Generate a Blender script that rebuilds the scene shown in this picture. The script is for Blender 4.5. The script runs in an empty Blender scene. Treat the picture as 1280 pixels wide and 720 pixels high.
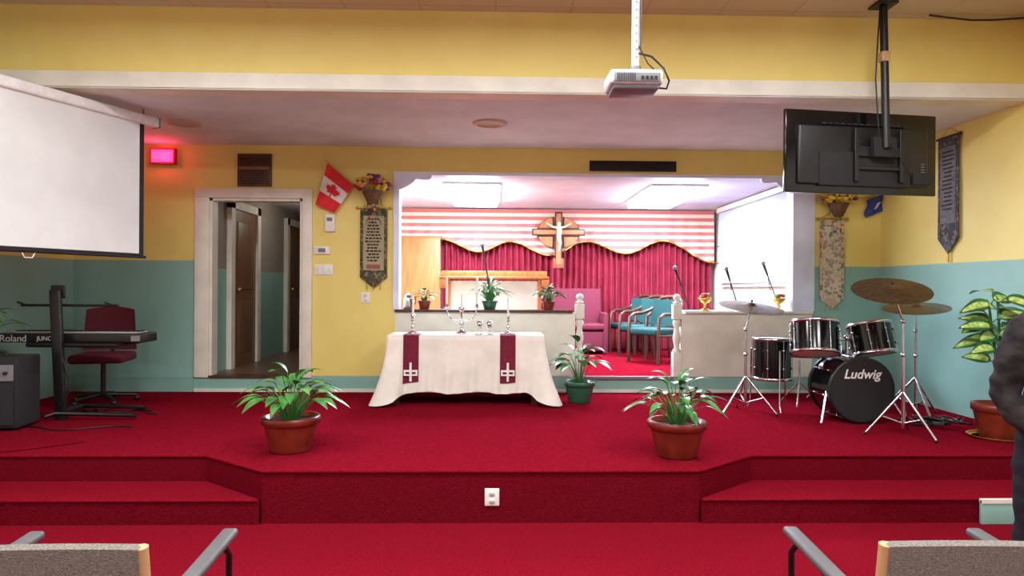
import bpy, bmesh, math, random
from math import sin, cos, pi, radians, atan, tan, sqrt
from mathutils import Vector, Matrix, noise
random.seed(7)
SC = bpy.context.scene
COL = SC.collection

# ------------------------------------------------------------------ materials
def lin(c):
    out=[]
    for v in c:
        v/=255.0
        out.append(v/12.92 if v<=0.04045 else ((v+0.055)/1.055)**2.4)
    return (out[0],out[1],out[2],1)

def mat(name,col,rough=.6,metal=0,col2=None,scale=20,bump=0,bscale=None,emit=0,stretch=(1,1,1),spec=None,sheen=0):
    m=bpy.data.materials.new(name); m.use_nodes=True
    nt=m.node_tree; N=nt.nodes; L=nt.links; b=N['Principled BSDF']
    b.inputs['Base Color'].default_value=lin(col)
    b.inputs['Roughness'].default_value=rough
    b.inputs['Metallic'].default_value=metal
    if spec is not None: b.inputs['Specular IOR Level'].default_value=spec
    if sheen: b.inputs['Sheen Weight'].default_value=sheen
    tc=N.new('ShaderNodeTexCoord'); mp=N.new('ShaderNodeMapping'); mp.inputs['Scale'].default_value=stretch
    L.new(tc.outputs['Object'],mp.inputs['Vector'])
    nz=N.new('ShaderNodeTexNoise'); nz.inputs['Scale'].default_value=scale; nz.inputs['Detail'].default_value=4
    L.new(mp.outputs['Vector'],nz.inputs['Vector'])
    if col2 is None: col2=tuple(max(0,c*0.94) for c in col)
    rp=N.new('ShaderNodeValToRGB'); rp.color_ramp.elements[0].position=.35; rp.color_ramp.elements[1].position=.65
    rp.color_ramp.elements[0].color=lin(col2); rp.color_ramp.elements[1].color=lin(col)
    L.new(nz.outputs['Fac'],rp.inputs['Fac']); L.new(rp.outputs['Color'],b.inputs['Base Color'])
    if bump:
        n2=N.new('ShaderNodeTexNoise'); n2.inputs['Scale'].default_value=bscale or scale; n2.inputs['Detail'].default_value=3
        L.new(mp.outputs['Vector'],n2.inputs['Vector'])
        bp=N.new('ShaderNodeBump'); bp.inputs['Strength'].default_value=bump; bp.inputs['Distance'].default_value=.02
        L.new(n2.outputs['Fac'],bp.inputs['Height']); L.new(bp.outputs['Normal'],b.inputs['Normal'])
    if emit:
        b.inputs['Emission Color'].default_value=lin(col); b.inputs['Emission Strength'].default_value=emit
    return m

def stripes(name,c1,c2,period,axis='Z',rough=.8,duty=.5):
    m=mat(name,c1,rough); nt=m.node_tree; N=nt.nodes; L=nt.links; b=N['Principled BSDF']
    tc=N.new('ShaderNodeTexCoord'); sp=N.new('ShaderNodeSeparateXYZ'); L.new(tc.outputs['Object'],sp.inputs[0])
    a=N.new('ShaderNodeMath'); a.operation='DIVIDE'; a.inputs[1].default_value=period; L.new(sp.outputs[axis],a.inputs[0])
    f=N.new('ShaderNodeMath'); f.operation='FRACT'; L.new(a.outputs[0],f.inputs[0])
    g=N.new('ShaderNodeMath'); g.operation='GREATER_THAN'; g.inputs[1].default_value=duty; L.new(f.outputs[0],g.inputs[0])
    mx=N.new('ShaderNodeMix'); mx.data_type='RGBA'; mx.inputs[6].default_value=lin(c1); mx.inputs[7].default_value=lin(c2)
    L.new(g.outputs[0],mx.inputs[0]); L.new(mx.outputs[2],b.inputs['Base Color'])
    return m

def patchy(name,cols,scale):
    m=mat(name,cols[0],.85); nt=m.node_tree; N=nt.nodes; L=nt.links; b=N['Principled BSDF']
    tc=N.new('ShaderNodeTexCoord'); v=N.new('ShaderNodeTexVoronoi'); v.inputs['Scale'].default_value=scale
    L.new(tc.outputs['Object'],v.inputs['Vector'])
    r=N.new('ShaderNodeValToRGB'); r.color_ramp.interpolation='CONSTANT'
    e=r.color_ramp.elements; e[0].color=lin(cols[0]); e[0].position=0; e[1].color=lin(cols[1]); e[1].position=.5
    for i,c in enumerate(cols[2:]):
        q=e.new(.65+.12*i); q.color=lin(c)
    L.new(v.outputs['Color'],r.inputs['Fac']); L.new(r.outputs['Color'],b.inputs['Base Color'])
    return m

YEL=mat('yellow_paint',(234,216,126),.55,col2=(230,211,119),scale=3,bump=.05,bscale=60)
TEAL=mat('teal_paint',(140,186,176),.5,col2=(134,180,170),scale=3,bump=.05,bscale=60)
WHT=mat('white_paint',(232,230,216),.5,scale=4)
CREAM=mat('cream_paint',(230,229,214),.55,scale=4)
CEIL=mat('ceiling_paint',(226,232,236),.8,scale=3,bump=.1,bscale=80)
CCEIL=mat('choir_ceiling_paint',(225,228,240),.8,scale=3)
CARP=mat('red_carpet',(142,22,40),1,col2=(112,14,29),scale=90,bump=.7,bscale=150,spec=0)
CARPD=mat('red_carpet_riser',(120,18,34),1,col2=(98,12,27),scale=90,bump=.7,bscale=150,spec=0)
WOOD=mat('orange_wood',(198,116,60),.45,col2=(172,94,46),scale=6,stretch=(6,6,.6))
DWOOD=mat('dark_wood',(88,52,32),.4,col2=(60,34,22),scale=6,stretch=(6,6,.8))
MWOOD=mat('brown_door_wood',(135,98,68),.45,col2=(112,78,52),scale=5,stretch=(8,8,.6))
HALLF=mat('brown_lino',(110,84,66),.4,scale=6)
HALLW=mat('hallway_paint',(150,142,134),.7)
BLK=mat('black_plastic',(20,20,22),.4)
BLKG=mat('black_gloss',(12,12,14),.12)
BLKM=mat('black_matte',(28,27,28),.8)
GREY=mat('grey_plastic',(120,120,125),.5)
CHR=mat('chrome',(215,215,220),.18,1)
SIL=mat('silver',(225,225,228),.15,1)
BRASS=mat('cymbal_bronze',(142,118,88),.42,1,col2=(112,94,70),scale=30)
GOLD=mat('gold',(215,175,80),.3,.9)
TERR=mat('terracotta_glaze',(132,50,34),.3,col2=(108,38,26),scale=8)
GRNP=mat('green_glazed_pot',(40,92,70),.25)
SOIL=mat('soil',(48,32,22),.95,bump=.6,bscale=60)
LEAF=mat('leaf_green',(78,142,66),.4,col2=(42,100,44),scale=14)
LEAFL=mat('leaf_light',(104,158,80),.4,col2=(74,130,58),scale=20)
LEAFD=mat('leaf_dark',(52,108,52),.35,col2=(34,80,38),scale=12)
LEAFY=mat('leaf_variegated',(210,224,130),.4,col2=(120,165,78),scale=30)
CLOTH=mat('white_tablecloth',(236,230,220),.8,scale=5,bump=.1,bscale=12)
BURG=mat('burgundy_cloth',(116,14,46),.85,col2=(102,10,38),scale=30)
CURT=mat('burgundy_curtain',(154,30,58),.8,col2=(132,20,46),scale=4)
PEWM=mat('maroon_pew_fabric',(106,26,50),.85)
TEALF=mat('teal_upholstery',(18,74,74),.85)
WEAVE=mat('grey_woven_fabric',(146,140,130),.95,col2=(98,93,86),scale=160,bump=.6,bscale=200,stretch=(1,1,2.5))
TAN=mat('tan_wood_edge',(190,156,112),.4,scale=10)
ARMG=mat('arm_grey',(88,88,90),.5)
FIX=mat('fixture_white',(240,240,238),.4)
PAPER=mat('paper_text',(225,220,200),.8)
STRIPE=stripes('valance_stripe',(206,112,106),(232,216,192),.115,'Z')
SKIN=mat('skin',(150,100,75),.5)
JACK=mat('dark_jacket',(50,45,45),.9,col2=(30,27,28),scale=14,bump=1,bscale=9,spec=.15)
TROU=mat('dark_trousers',(36,34,42),.9,bump=.5,bscale=10,spec=.15)
HAIR=mat('black_hair',(20,16,14),.6,bump=.5,bscale=60)
REDC=mat('flag_red',(225,35,45),.7)
WHTC=mat('flag_white',(240,235,235),.7)
SCRN=mat('projection_screen_white',(226,228,226),.8,scale=2)

# ------------------------------------------------------------------ mesh builder
class B:
    def __init__(s): s.V=[];s.F=[];s.M=[];s.S=[];s.ms=[];s.T=Matrix.Identity(4)
    def mi(s,m):
        if m not in s.ms: s.ms.append(m)
        return s.ms.index(m)
    def add(s,vs,fs,m,smooth=False,M=None):
        o=len(s.V); T=s.T@M if M is not None else s.T
        for v in vs: s.V.append(T@Vector(v))
        k=s.mi(m)
        for f in fs: s.F.append([i+o for i in f]); s.M.append(k); s.S.append(smooth)
    def box(s,c,d,m,rot=(0,0,0),bev=0):
        M=Matrix.Translation(c)@Matrix.Rotation(rot[2],4,'Z')@Matrix.Rotation(rot[1],4,'Y')@Matrix.Rotation(rot[0],4,'X')
        if bev:
            t=bmesh.new(); bmesh.ops.create_cube(t,size=1)
            for v in t.verts: v.co=Vector((v.co.x*d[0],v.co.y*d[1],v.co.z*d[2]))
            bmesh.ops.bevel(t,geom=t.edges[:],offset=min(bev,min(d)*.45),segments=3,profile=.5,affect='EDGES')
            t.verts.index_update()
            s.add([v.co.copy() for v in t.verts],[[v.index for v in f.verts] for f in t.faces],m,True,M); t.free()
        else:
            x,y,z=d[0]/2,d[1]/2,d[2]/2
            vs=[(-x,-y,-z),(x,-y,-z),(x,y,-z),(-x,y,-z),(-x,-y,z),(x,-y,z),(x,y,z),(-x,y,z)]
            s.add(vs,[(0,3,2,1),(4,5,6,7),(0,1,5,4),(1,2,6,5),(2,3,7,6),(3,0,4,7)],m,False,M)
    def b2(s,a,b,m,bev=0):
        s.box([(a[i]+b[i])/2 for i in range(3)],[abs(b[i]-a[i]) for i in range(3)],m,bev=bev)
    def tube(s,P,r,m,seg=10,caps=True):
        P=[Vector(p) for p in P]; n=len(P)
        R=r if isinstance(r,(list,tuple)) else [r]*n
        vs=[];up=None
        for i,p in enumerate(P):
            t=(P[min(i+1,n-1)]-P[max(i-1,0)]).normalized()
            if up is None:
                up=Vector((0,0,1)) if abs(t.z)<.9 else Vector((1,0,0))
            a=t.cross(up)
            if a.length<1e-4: a=t.cross(Vector((0,1,0)))
            a.normalize(); bb=a.cross(t).normalized(); up=bb
            for k in range(seg):
                w=2*pi*k/seg; vs.append(p+a*cos(w)*R[i]+bb*sin(w)*R[i])
        fs=[]
        for i in range(n-1):
            for k in range(seg):
                k2=(k+1)%seg; fs.append((i*seg+k,i*seg+k2,(i+1)*seg+k2,(i+1)*seg+k))
        s.add(vs,fs,m,True)
        if caps:
            s.add(vs[:seg],[tuple(range(seg))],m); s.add(vs[-seg:],[tuple(range(seg))],m)
    def lathe(s,prof,m,c=(0,0,0),seg=32,M=None,smooth=True):
        T=Matrix.Translation(c)@(M if M is not None else Matrix.Identity(4))
        vs=[];fs=[]
        for (r,z) in prof:
            for k in range(seg):
                w=2*pi*k/seg; vs.append((r*cos(w),r*sin(w),z))
        for i in range(len(prof)-1):
            for k in range(seg):
                k2=(k+1)%seg; fs.append((i*seg+k,i*seg+k2,(i+1)*seg+k2,(i+1)*seg+k))
        s.add(vs,fs,m,smooth,T)
    def sph(s,c,r,m,sc=(1,1,1),seg=14,rot=0):
        n=max(6,seg//2)
        pr=[(r*sin(pi*i/n)+1e-5,-r*cos(pi*i/n)) for i in range(n+1)]
        s.lathe(pr,m,c,seg,Matrix.Rotation(rot,4,'Y')@Matrix.Diagonal((sc[0],sc[1],sc[2],1)))
    def grid(s,f,nu,nv,m,smooth=True,mf=None):
        vs=[f(i/nu,j/nv) for j in range(nv+1) for i in range(nu+1)]
        if mf is None:
            s.add(vs,[(j*(nu+1)+i,j*(nu+1)+i+1,(j+1)*(nu+1)+i+1,(j+1)*(nu+1)+i) for j in range(nv) for i in range(nu)],m,smooth)
        else:
            d={}
            for j in range(nv):
                for i in range(nu):
                    d.setdefault(mf((i+.5)/nu,(j+.5)/nv),[]).append((j*(nu+1)+i,j*(nu+1)+i+1,(j+1)*(nu+1)+i+1,(j+1)*(nu+1)+i))
            for k,fs in d.items(): s.add(vs,fs,k,smooth)
    def prism(s,pts,y0,y1,m):   # polygon in XZ extruded along Y
        n=len(pts); vs=[(p[0],y0,p[1]) for p in pts]+[(p[0],y1,p[1]) for p in pts]
        fs=[tuple(range(n)),tuple(range(2*n-1,n-1,-1))]+[(i,(i+1)%n,(i+1)%n+n,i+n) for i in range(n)]
        s.add(vs,fs,m)
    def prismz(s,pts,z0,z1,m,mside=None):
        n=len(pts); vs=[(p[0],p[1],z0) for p in pts]+[(p[0],p[1],z1) for p in pts]
        s.add(vs,[tuple(range(n)),tuple(range(n,2*n))],m)
        s.add(vs,[(i,(i+1)%n,(i+1)%n+n,i+n) for i in range(n)],mside or m)
    def leaf(s,p,d,L,W,m,m2=None,droop=.3,fold=.25,flat=None,inn_u=.5):
        d=Vector(d).normalized(); up=Vector(flat).normalized() if flat else Vector((0,0,1)); side=d.cross(up)
        if side.length<.05: side=Vector((1,0,0))
        side.normalize(); nrm=side.cross(d).normalized()
        n=10; vs=[]; us=(-1,-inn_u,0,inn_u,1)
        for i in range(n+1):
            t=i/n; w=W*.5*(sin(pi*min(1,t**.75))**.9 if 0<t<1 else 0.02)
            q=Vector(p)+d*L*t-Vector((0,0,1))*L*droop*t*t
            for u in us: vs.append(q+side*u*w+nrm*abs(u)*w*fold)
        o=[];inn=[]
        for i in range(n):
            for k in range(4):
                f=(i*5+k,i*5+k+1,(i+1)*5+k+1,(i+1)*5+k)
                (inn if (k in(1,2) and m2 and 0<i<n-1) else o).append(f)
        s.add(vs,o,m,True)
        if inn: s.add(vs,inn,m2,True)
    def done(s,name,loc=(0,0,0),rz=0,parent=None,weld=False):
        me=bpy.data.meshes.new(name); me.from_pydata([tuple(v) for v in s.V],[],s.F)
        for m in s.ms: me.materials.append(m)
        me.polygons.foreach_set('material_index',s.M); me.polygons.foreach_set('use_smooth',s.S)
        bm=bmesh.new(); bm.from_mesh(me)
        if weld: bmesh.ops.remove_doubles(bm,verts=bm.verts,dist=1e-5)
        bmesh.ops.recalc_face_normals(bm,faces=bm.faces); bm.to_mesh(me); bm.free()
        me.update()
        o=bpy.data.objects.new(name,me); COL.objects.link(o); o.location=loc; o.rotation_euler=(0,0,rz)
        if parent: o.parent=parent
        return o

def text(name,body,size,loc,rot,m,parent=None,ext=.001,bold=0,shear=0):
    c=bpy.data.curves.new(name,'FONT'); c.body=body; c.size=size; c.extrude=ext; c.offset=bold; c.shear=shear
    c.align_x='CENTER'; c.align_y='CENTER'; c.materials.append(m)
    o=bpy.data.objects.new(name,c); COL.objects.link(o); o.location=loc; o.rotation_euler=rot
    if parent: o.parent=parent
    return o

# ------------------------------------------------------------------ surveyed sizes (metres)
EYE=1.54; YAW=radians(1.5); ROLL=radians(.34); FL=853.0
def ray(px,py):
    a=px-640; b=py-360; dx=a*cos(ROLL)+b*sin(ROLL); dy=-a*sin(ROLL)+b*cos(ROLL)
    return (dx*cos(YAW)+FL*sin(YAW), FL*cos(YAW)-dx*sin(YAW), -dy)
def onY(px,py,Y):
    r=ray(px,py); t=Y/r[1]; return (r[0]*t,EYE+r[2]*t)

SZ=.35; CF=.53; YB=7.8; XL=-4.73; XR=4.474; SCZ=3.14; HCZ=3.805; YH=5.6
OX0,OX1=-1.125,3.676; DX0,DX1,DZ=-3.215,-2.173,2.537
CYB=11.4; CXL=-1.7; CCZ=2.84; KZ=1.26

# ------------------------------------------------------------------ room shell
b=B(); b.b2((XL-.15,-3,-.1),(XR+.15,YB+.15,0),CARP); b.done('floor')
SY=4.47; SY2=4.88
xa,xb,xc,xd=-2.02,-1.5,1.36,1.86
b=B(); e_=.002
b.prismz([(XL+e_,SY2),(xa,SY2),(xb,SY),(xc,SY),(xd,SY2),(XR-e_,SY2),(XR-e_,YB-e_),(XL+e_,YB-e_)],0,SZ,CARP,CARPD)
b.tube([(XL+.02,SY2,SZ-.012),(xa,SY2,SZ-.012),(xb,SY,SZ-.012),(xc,SY,SZ-.012),(xd,SY2,SZ-.012),(XR-.02,SY2,SZ-.012)],.012,CARP,8)
b.done('stage_platform')
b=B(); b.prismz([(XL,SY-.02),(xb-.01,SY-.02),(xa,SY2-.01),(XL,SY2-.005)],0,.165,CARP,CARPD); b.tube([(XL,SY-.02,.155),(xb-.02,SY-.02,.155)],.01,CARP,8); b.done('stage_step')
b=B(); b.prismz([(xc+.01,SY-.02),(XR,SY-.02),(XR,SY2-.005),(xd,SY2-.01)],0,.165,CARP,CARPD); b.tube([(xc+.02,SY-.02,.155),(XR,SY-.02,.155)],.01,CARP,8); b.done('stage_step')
b=B(); b.b2((3.22,SY-.06,.0),(XR,SY-.032,.16),TEAL,bev=.005); b.b2((3.22,SY-.065,.14),(XR,SY-.032,.165),WHT); b.done('baseboard_right')

b=B(); t=.15; Y1=YB+t
b.b2((XL-t,YB,0),(DX0,Y1,1.83),TEAL); b.b2((XL-t,YB,1.83),(DX0,Y1,SCZ),YEL)
b.b2((DX0,YB,DZ),(DX1,Y1,SCZ),YEL); b.b2((DX0,YB,0),(DX1,Y1,CF-.005),TEAL)
b.b2((DX1,YB,CF),(OX0,Y1,SCZ),YEL); b.b2((DX1,YB,0),(OX0,Y1,CF),TEAL)
b.b2((OX0,YB,CCZ),(OX1,Y1,SCZ),YEL); b.b2((OX0,YB,0),(OX1,Y1,CF-.005),TEAL)
b.b2((OX1,YB,1.81),(XR+t,Y1,SCZ),YEL); b.b2((OX1,YB,0),(XR+t,Y1,1.81),TEAL)
b.done('wall_back')
b=B(); b.b2((XL-t,YH,0),(XL,YB,1.83),TEAL); b.b2((XL-t,YH,1.83),(XL,YB,HCZ),YEL); b.b2((XL-t,-3,0),(XL,YH,HCZ),CREAM); b.done('wall_left')
b=B(); b.b2((XR,YH-1,0),(XR+t,YB,1.81),TEAL); b.b2((XR,YH-1,1.81),(XR+t,YB,HCZ),YEL); b.b2((XR,-3,0),(XR+t,YH-1,HCZ),CREAM); b.done('wall_right')
b=B(); b.b2((XL-t,-3.15,0),(XR+t,-3,HCZ),CREAM); b.done('wall_rear')
b=B(); b.b2((XL,YH,SCZ),(XR,YH+.15,HCZ),YEL); b.done('wall_header')
b=B(); b.b2((XL,YH+.15,SCZ),(XR,YB,SCZ+.06),CEIL); b.done('ceiling_stage')
CT=mat('ceiling_tile',(204,194,168),.85)
nt=CT.node_tree; bn=nt.nodes['Principled BSDF']
tc=nt.nodes.new('ShaderNodeTexCoord'); br=nt.nodes.new('ShaderNodeTexBrick'); br.offset=0
br.inputs['Scale'].default_value=1; br.inputs['Brick Width'].default_value=.61; br.inputs['Row Height'].default_value=.61; br.inputs['Mortar Size'].default_value=.006
br.inputs['Color1'].default_value=lin((204,194,168)); br.inputs['Color2'].default_value=lin((201,191,165)); br.inputs['Mortar'].default_value=lin((182,171,145))
nt.links.new(tc.outputs['Object'],br.inputs['Vector']); nt.links.new(br.outputs['Color'],bn.inputs['Base Color'])
b=B(); b.b2((XL-t,-3.15,HCZ),(XR+t,YH+.15,HCZ+.06),CT); b.done('ceiling')
b=B(); b.b2((XL,YH-.03,SCZ-.005),(XR,YH,SCZ+.125),WHT); b.b2((XL,YH-.03,SCZ-.012),(XR,YH+.16,SCZ),WHT); b.done('trim_header')
b=B(); b.b2((DX0-.16,YB-.025,SZ),(XR,YB,SZ+.035),WHT); b.done('baseboard_back')
b=B(); b.b2((XL,YB-.02,SZ),(DX0-.17,YB,SZ+.16),TEAL); b.b2((XL,YB-.025,SZ+.15),(DX0-.17,YB,SZ+.17),TEAL); b.done('baseboard_left')
b=B(); b.b2((1.04,YB-.03,CF-.03),(2.06,YB+.02,CF+.006),GREY,bev=.004); b.done('trim_choir_step_nosing')

# door frame
b=B()
for x0,x1 in((DX0-.16,DX0),(DX1,DX1+.11)): b.b2((x0,YB-.03,CF-.02),(x1,YB,DZ+.1),WHT,bev=.006)
b.b2((DX0-.16,YB-.032,DZ),(DX1+.11,YB,DZ+.11),WHT,bev=.006)
b.b2((DX0,YB-.005,CF),(DX0+.03,Y1,DZ),WHT); b.b2((DX1-.03,YB-.005,CF),(DX1,Y1,DZ),WHT); b.b2((DX0,YB-.005,DZ-.03),(DX1,Y1,DZ),WHT)
b.b2((DX0,YB-.03,CF-.02),(DX1,Y1,CF+.003),DWOOD)
b.done('door_1')
# hallway beyond
HX0,HX1=-3.25,-1.9
b=B(); b.b2((HX0-.3,Y1,CF-.05),(HX1,12,CF),HALLF); b.done('floor_hallway')
b=B(); b.b2((HX0-.15,Y1,CF),(HX0,12,1.75),TEAL); b.b2((HX0-.15,Y1,1.75),(HX0,12,2.75),HALLW); b.done('wall_hallway_left')
b=B(); b.b2((HX1,Y1,CF),(HX1+.1,12,2.75),HALLW); b.done('wall_hallway_right')
b=B(); b.b2((HX0-.15,12,CF),(HX1+.1,12.1,2.75),HALLW); b.done('wall_hallway_end')
b=B(); b.b2((HX0-.15,Y1,2.75),(HX1+.1,12.1,2.8),CEIL); b.done('ceiling_hallway')
for n,(ya,yb_) in enumerate(((8.5,9.3),(10.75,11.5))):
    b=B()
    b.b2((HX0,ya,CF),(HX0+.03,yb_,2.5),MWOOD)
    for z0,z1 in((.7,1.35),(1.5,2.35)): b.b2((HX0+.03,ya+.15,z0),(HX0+.04,yb_-.15,z1),MWOOD,bev=.004)
    b.b2((HX0,ya-.12,CF),(HX0+.06,ya,2.6),WHT); b.b2((HX0,yb_,CF),(HX0+.06,yb_+.12,2.6),WHT); b.b2((HX0,ya-.12,2.5),(HX0+.06,yb_+.12,2.6),WHT)
    b.sph((HX0+.08,ya+.08,1.5),.03,GOLD)
    b.done('door_%d'%(n+2))

# choir room
b=B(); b.b2((CXL-.1,Y1,CF-.1),(OX1,CYB,CF),CARP); b.b2((.956,YB,CF-.006),(2.14,Y1,CF+.002),CARP); b.done('floor_choir')
b=B(); b.b2((CXL-.15,CYB,CF),(OX1+.15,CYB+.1,CCZ),CREAM); b.done('wall_choir_back')
b=B(); b.b2((CXL-.15,Y1,CF),(CXL,CYB,CCZ),CREAM); b.done('wall_choir_left')
b=B(); b.b2((OX1,Y1,CF),(OX1+.15,CYB,CCZ),CREAM); b.done('wall_choir_right')
b=B(); b.b2((CXL-.15,Y1,CCZ),(OX1+.15,CYB+.1,CCZ+.05),CCEIL); b.done('ceiling_choir')
b=B(); b.b2((OX0,YB,CF),(.93,Y1,KZ),CREAM); b.done('wall_knee_left')
b=B(); b.b2((2.16,YB,CF),(OX1,Y1,KZ),CREAM); b.done('wall_knee_right')
b=B(); b.b2((OX0,YB-.04,KZ),(.90,Y1+.08,KZ+.03),DWOOD,bev=.006); b.done('trim_knee_left')
b=B(); b.b2((2.2,YB-.04,KZ),(OX1,Y1+.08,KZ+.03),CREAM,bev=.006); b.done('trim_knee_right')
BWHT=mat('white_paint_choir_glow',(222,230,250),.5,scale=4)  # white trim paint with the choir's bluish glow put into its colour
b=B()
b.b2((OX0-.02,YB-.03,KZ+.03),(OX0+.045,Y1,CCZ),BWHT); b.b2((OX1-.24,YB-.03,KZ+.03),(OX1+.02,Y1,CCZ),BWHT,bev=.01)
b.b2((OX0-.02,YB-.015,CCZ-.02),(OX1+.02,Y1,CCZ+.015),BWHT)
for sx,x0 in((1,OX0+.045),(-1,OX1-.24)):
    pts=[(x0,CCZ-.02),(x0+sx*.36,CCZ-.02)]
    for i in range(9):
        a=i/8; pts.append((x0+sx*(.36-.36*a)+sx*.02*sin(a*pi*4),CCZ-.05-.14*a*a-.02*sin(a*pi*3)))
    b.prism(pts,YB-.01,YB+.03,BWHT)
b.done('trim_opening')
def newel(x):
    b=B(); s=.1
    b.b2((-s/2,-s/2,0),(s/2,s/2,.28),CREAM,bev=.004)
    pr=[(.045,.28),(.05,.3),(.028,.33),(.036,.38),(.046,.44),(.034,.52),(.028,.56),(.045,.6),(.048,.63),(.03,.66)]
    b.lathe(pr,CREAM,seg=20)
    b.b2((-s/2,-s/2,.66),(s/2,s/2,.83),CREAM,bev=.004)
    b.lathe([(.02,.83),(.045,.845),(.045,.86),(.02,.87),(.038,.89),(.044,.915),(.034,.94),(.001,.955)],CREAM,seg=20)
    b.done('newel_post',(x,YB+.03,CF))
newel(.985); newel(2.11)

# window with vertical blinds on choir right wall
b=B(); wy0,wy1,wz0,wz1=8.3,10.75,1.64,2.8; x=OX1
for (a0,a1,c0,c1) in((wy0,wy1,wz0-.06,wz0),(wy0,wy1,wz1-.02,wz1+.02),(wy0-.06,wy0,wz0-.06,wz1+.02),(wy1,wy1+.06,wz0-.06,wz1+.02)):
    b.b2((x-.05,a0,c0),(x,a1,c1),WHT)
GL=mat('window_glass_dusk',(150,170,210),.1); BL=mat('blind_white',(188,195,218),.7)
b.b2((x-.01,wy0,wz0),(x-.004,wy1,wz1),GL); b.b2((x-.14,wy0-.03,wz1-.05),(x-.05,wy1+.03,wz1+.02),WHT)
n=28
for i in range(n):
    y=wy0+(i+.5)*(wy1-wy0)/n; b.box((x-.09,y,(wz0+wz1)/2-.03),(.004,.088,wz1-wz0-.05),BL,rot=(0,0,radians(24)))
b.done('window_1')

# choir curtain and valance
b=B(); cx0,cx1=-.86,3.6
b.grid(lambda u,v:(cx0+(cx1-cx0)*u,11.24+.045*sin(u*2*pi*46)+.012*sin(u*97+v*2),CF+.02+v*(2.45-CF)),460,6,CURT)
b.done('stage_curtain')
def vbot(x):
    K=[(-1.6,2.33),(-.86,2.33),(-.25,2.13),(.25,2.3),(.9,2.08),(1.5,2.31),(2.15,2.12),(2.75,2.33),(3.6,1.98)]
    for i in range(len(K)-1):
        if x<=K[i+1][0]:
            a=(x-K[i][0])/(K[i+1][0]-K[i][0]); a=(1-cos(pi*max(0,a)))/2
            return K[i][1]*(1-a)+K[i+1][1]*a
    return K[-1][1]
b=B()
def vf(u,v):
    x=-1.6+5.2*u; z0=vbot(x); return (x,11.1+.018*sin(x*26)*(1-v),z0+(2.82-z0)*v)
b.grid(vf,240,14,STRIPE)
b.tube([(-1.6+5.2*i/160,11.09+.018*sin((-1.6+5.2*i/160)*26),vbot(-1.6+5.2*i/160)-.005) for i in range(161)],.014,GOLD,6)
b.done('striped_valance')
b=B(); b.b2((-1.58,10.85,CF),(-.86,10.9,2.33),WOOD,bev=.006); b.b2((-1.62,10.84,2.33),(-.83,10.91,2.36),WOOD); b.done('wooden_partition_panel')

# cross emblem
b=B(); cxx,czz=1.03,2.44
LW=mat('oak_light',(186,126,80),.45,col2=(160,102,62),scale=8,stretch=(5,5,1))
MW=mat('oak_mid',(140,84,50),.45,col2=(116,68,40),scale=8,stretch=(5,5,1))
for k in range(4):
    a0=k*pi/2+.2; a1=(k+1)*pi/2-.2
    pts=[(cxx+.08*cos((a0+a1)/2),czz+.07*sin((a0+a1)/2))]
    for i in range(11):
        a=a0+(a1-a0)*i/10; pts.append((cxx+.35*cos(a),czz+.26*sin(a)))
    b.prism(pts,10.98,11.0,DWOOD)
    mx_=sum(p[0] for p in pts)/len(pts); mz_=sum(p[1] for p in pts)/len(pts)
    b.prism([(mx_+(p[0]-mx_)*.8,mz_+(p[1]-mz_)*.8) for p in pts],10.965,10.98,LW)
b.b2((cxx-.06,10.94,1.9),(cxx+.06,10.97,2.77),DWOOD,bev=.004); b.b2((cxx-.43,10.94,czz-.055),(cxx+.43,10.97,czz+.055),DWOOD,bev=.004)
b.b2((cxx-.038,10.925,1.93),(cxx+.038,10.95,2.74),LW,bev=.005); b.b2((cxx-.4,10.925,czz-.034),(cxx+.4,10.95,czz+.034),LW,bev=.005)
b.b2((cxx-.085,10.93,1.86),(cxx+.085,10.975,2.02),MW,bev=.005)
CORP=mat('corpus_ivory',(240,222,180),.4)
b.sph((cxx,10.88,czz+.13),.032,CORP)
b.tube([(cxx,10.9,czz+.11),(cxx+.012,10.885,czz+.02),(cxx,10.89,czz-.08)],[.024,.042,.032],CORP)
b.tube([(cxx,10.89,czz-.08),(cxx+.02,10.88,czz-.18),(cxx,10.9,czz-.3)],[.034,.026,.014],CORP)
for s_ in(-1,1): b.tube([(cxx,10.9,czz+.07),(cxx+s_*.09,10.89,czz+.08),(cxx+s_*.2,10.9,czz+.14)],[.02,.016,.011],CORP)
b.tube([(cxx,10.98,2.74),(cxx,11.05,2.78)],.005,BLK)
b.tube([(cxx,10.98,2.3),(cxx,11.12,2.34)],.008,BLK)
b.done('wooden_crucifix')

# ------------------------------------------------------------------ choir furniture
b=B()
b.b2((-.62,-.25,0),(-.57,.25,1.13),WOOD,bev=.005); b.b2((.57,-.25,0),(.62,.25,1.13),WOOD,bev=.005)
b.b2((-.57,-.22,0),(.57,-.19,1.1),CREAM); b.b2((-.57,.2,0),(.57,.22,1.1),WOOD)
b.b2((-.72,-.28,1.12),(.72,.28,1.16),WOOD,bev=.01); b.b2((-.72,.1,1.16),(.72,.14,1.24),WOOD,bev=.005)
b.b2((-.72,-.28,1.0),(-.62,.28,1.12),WOOD,bev=.01); b.b2((.62,-.28,1.0),(.72,.28,1.12),WOOD,bev=.01)
b.done('altar_desk',(0,9.2,CF))

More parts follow.
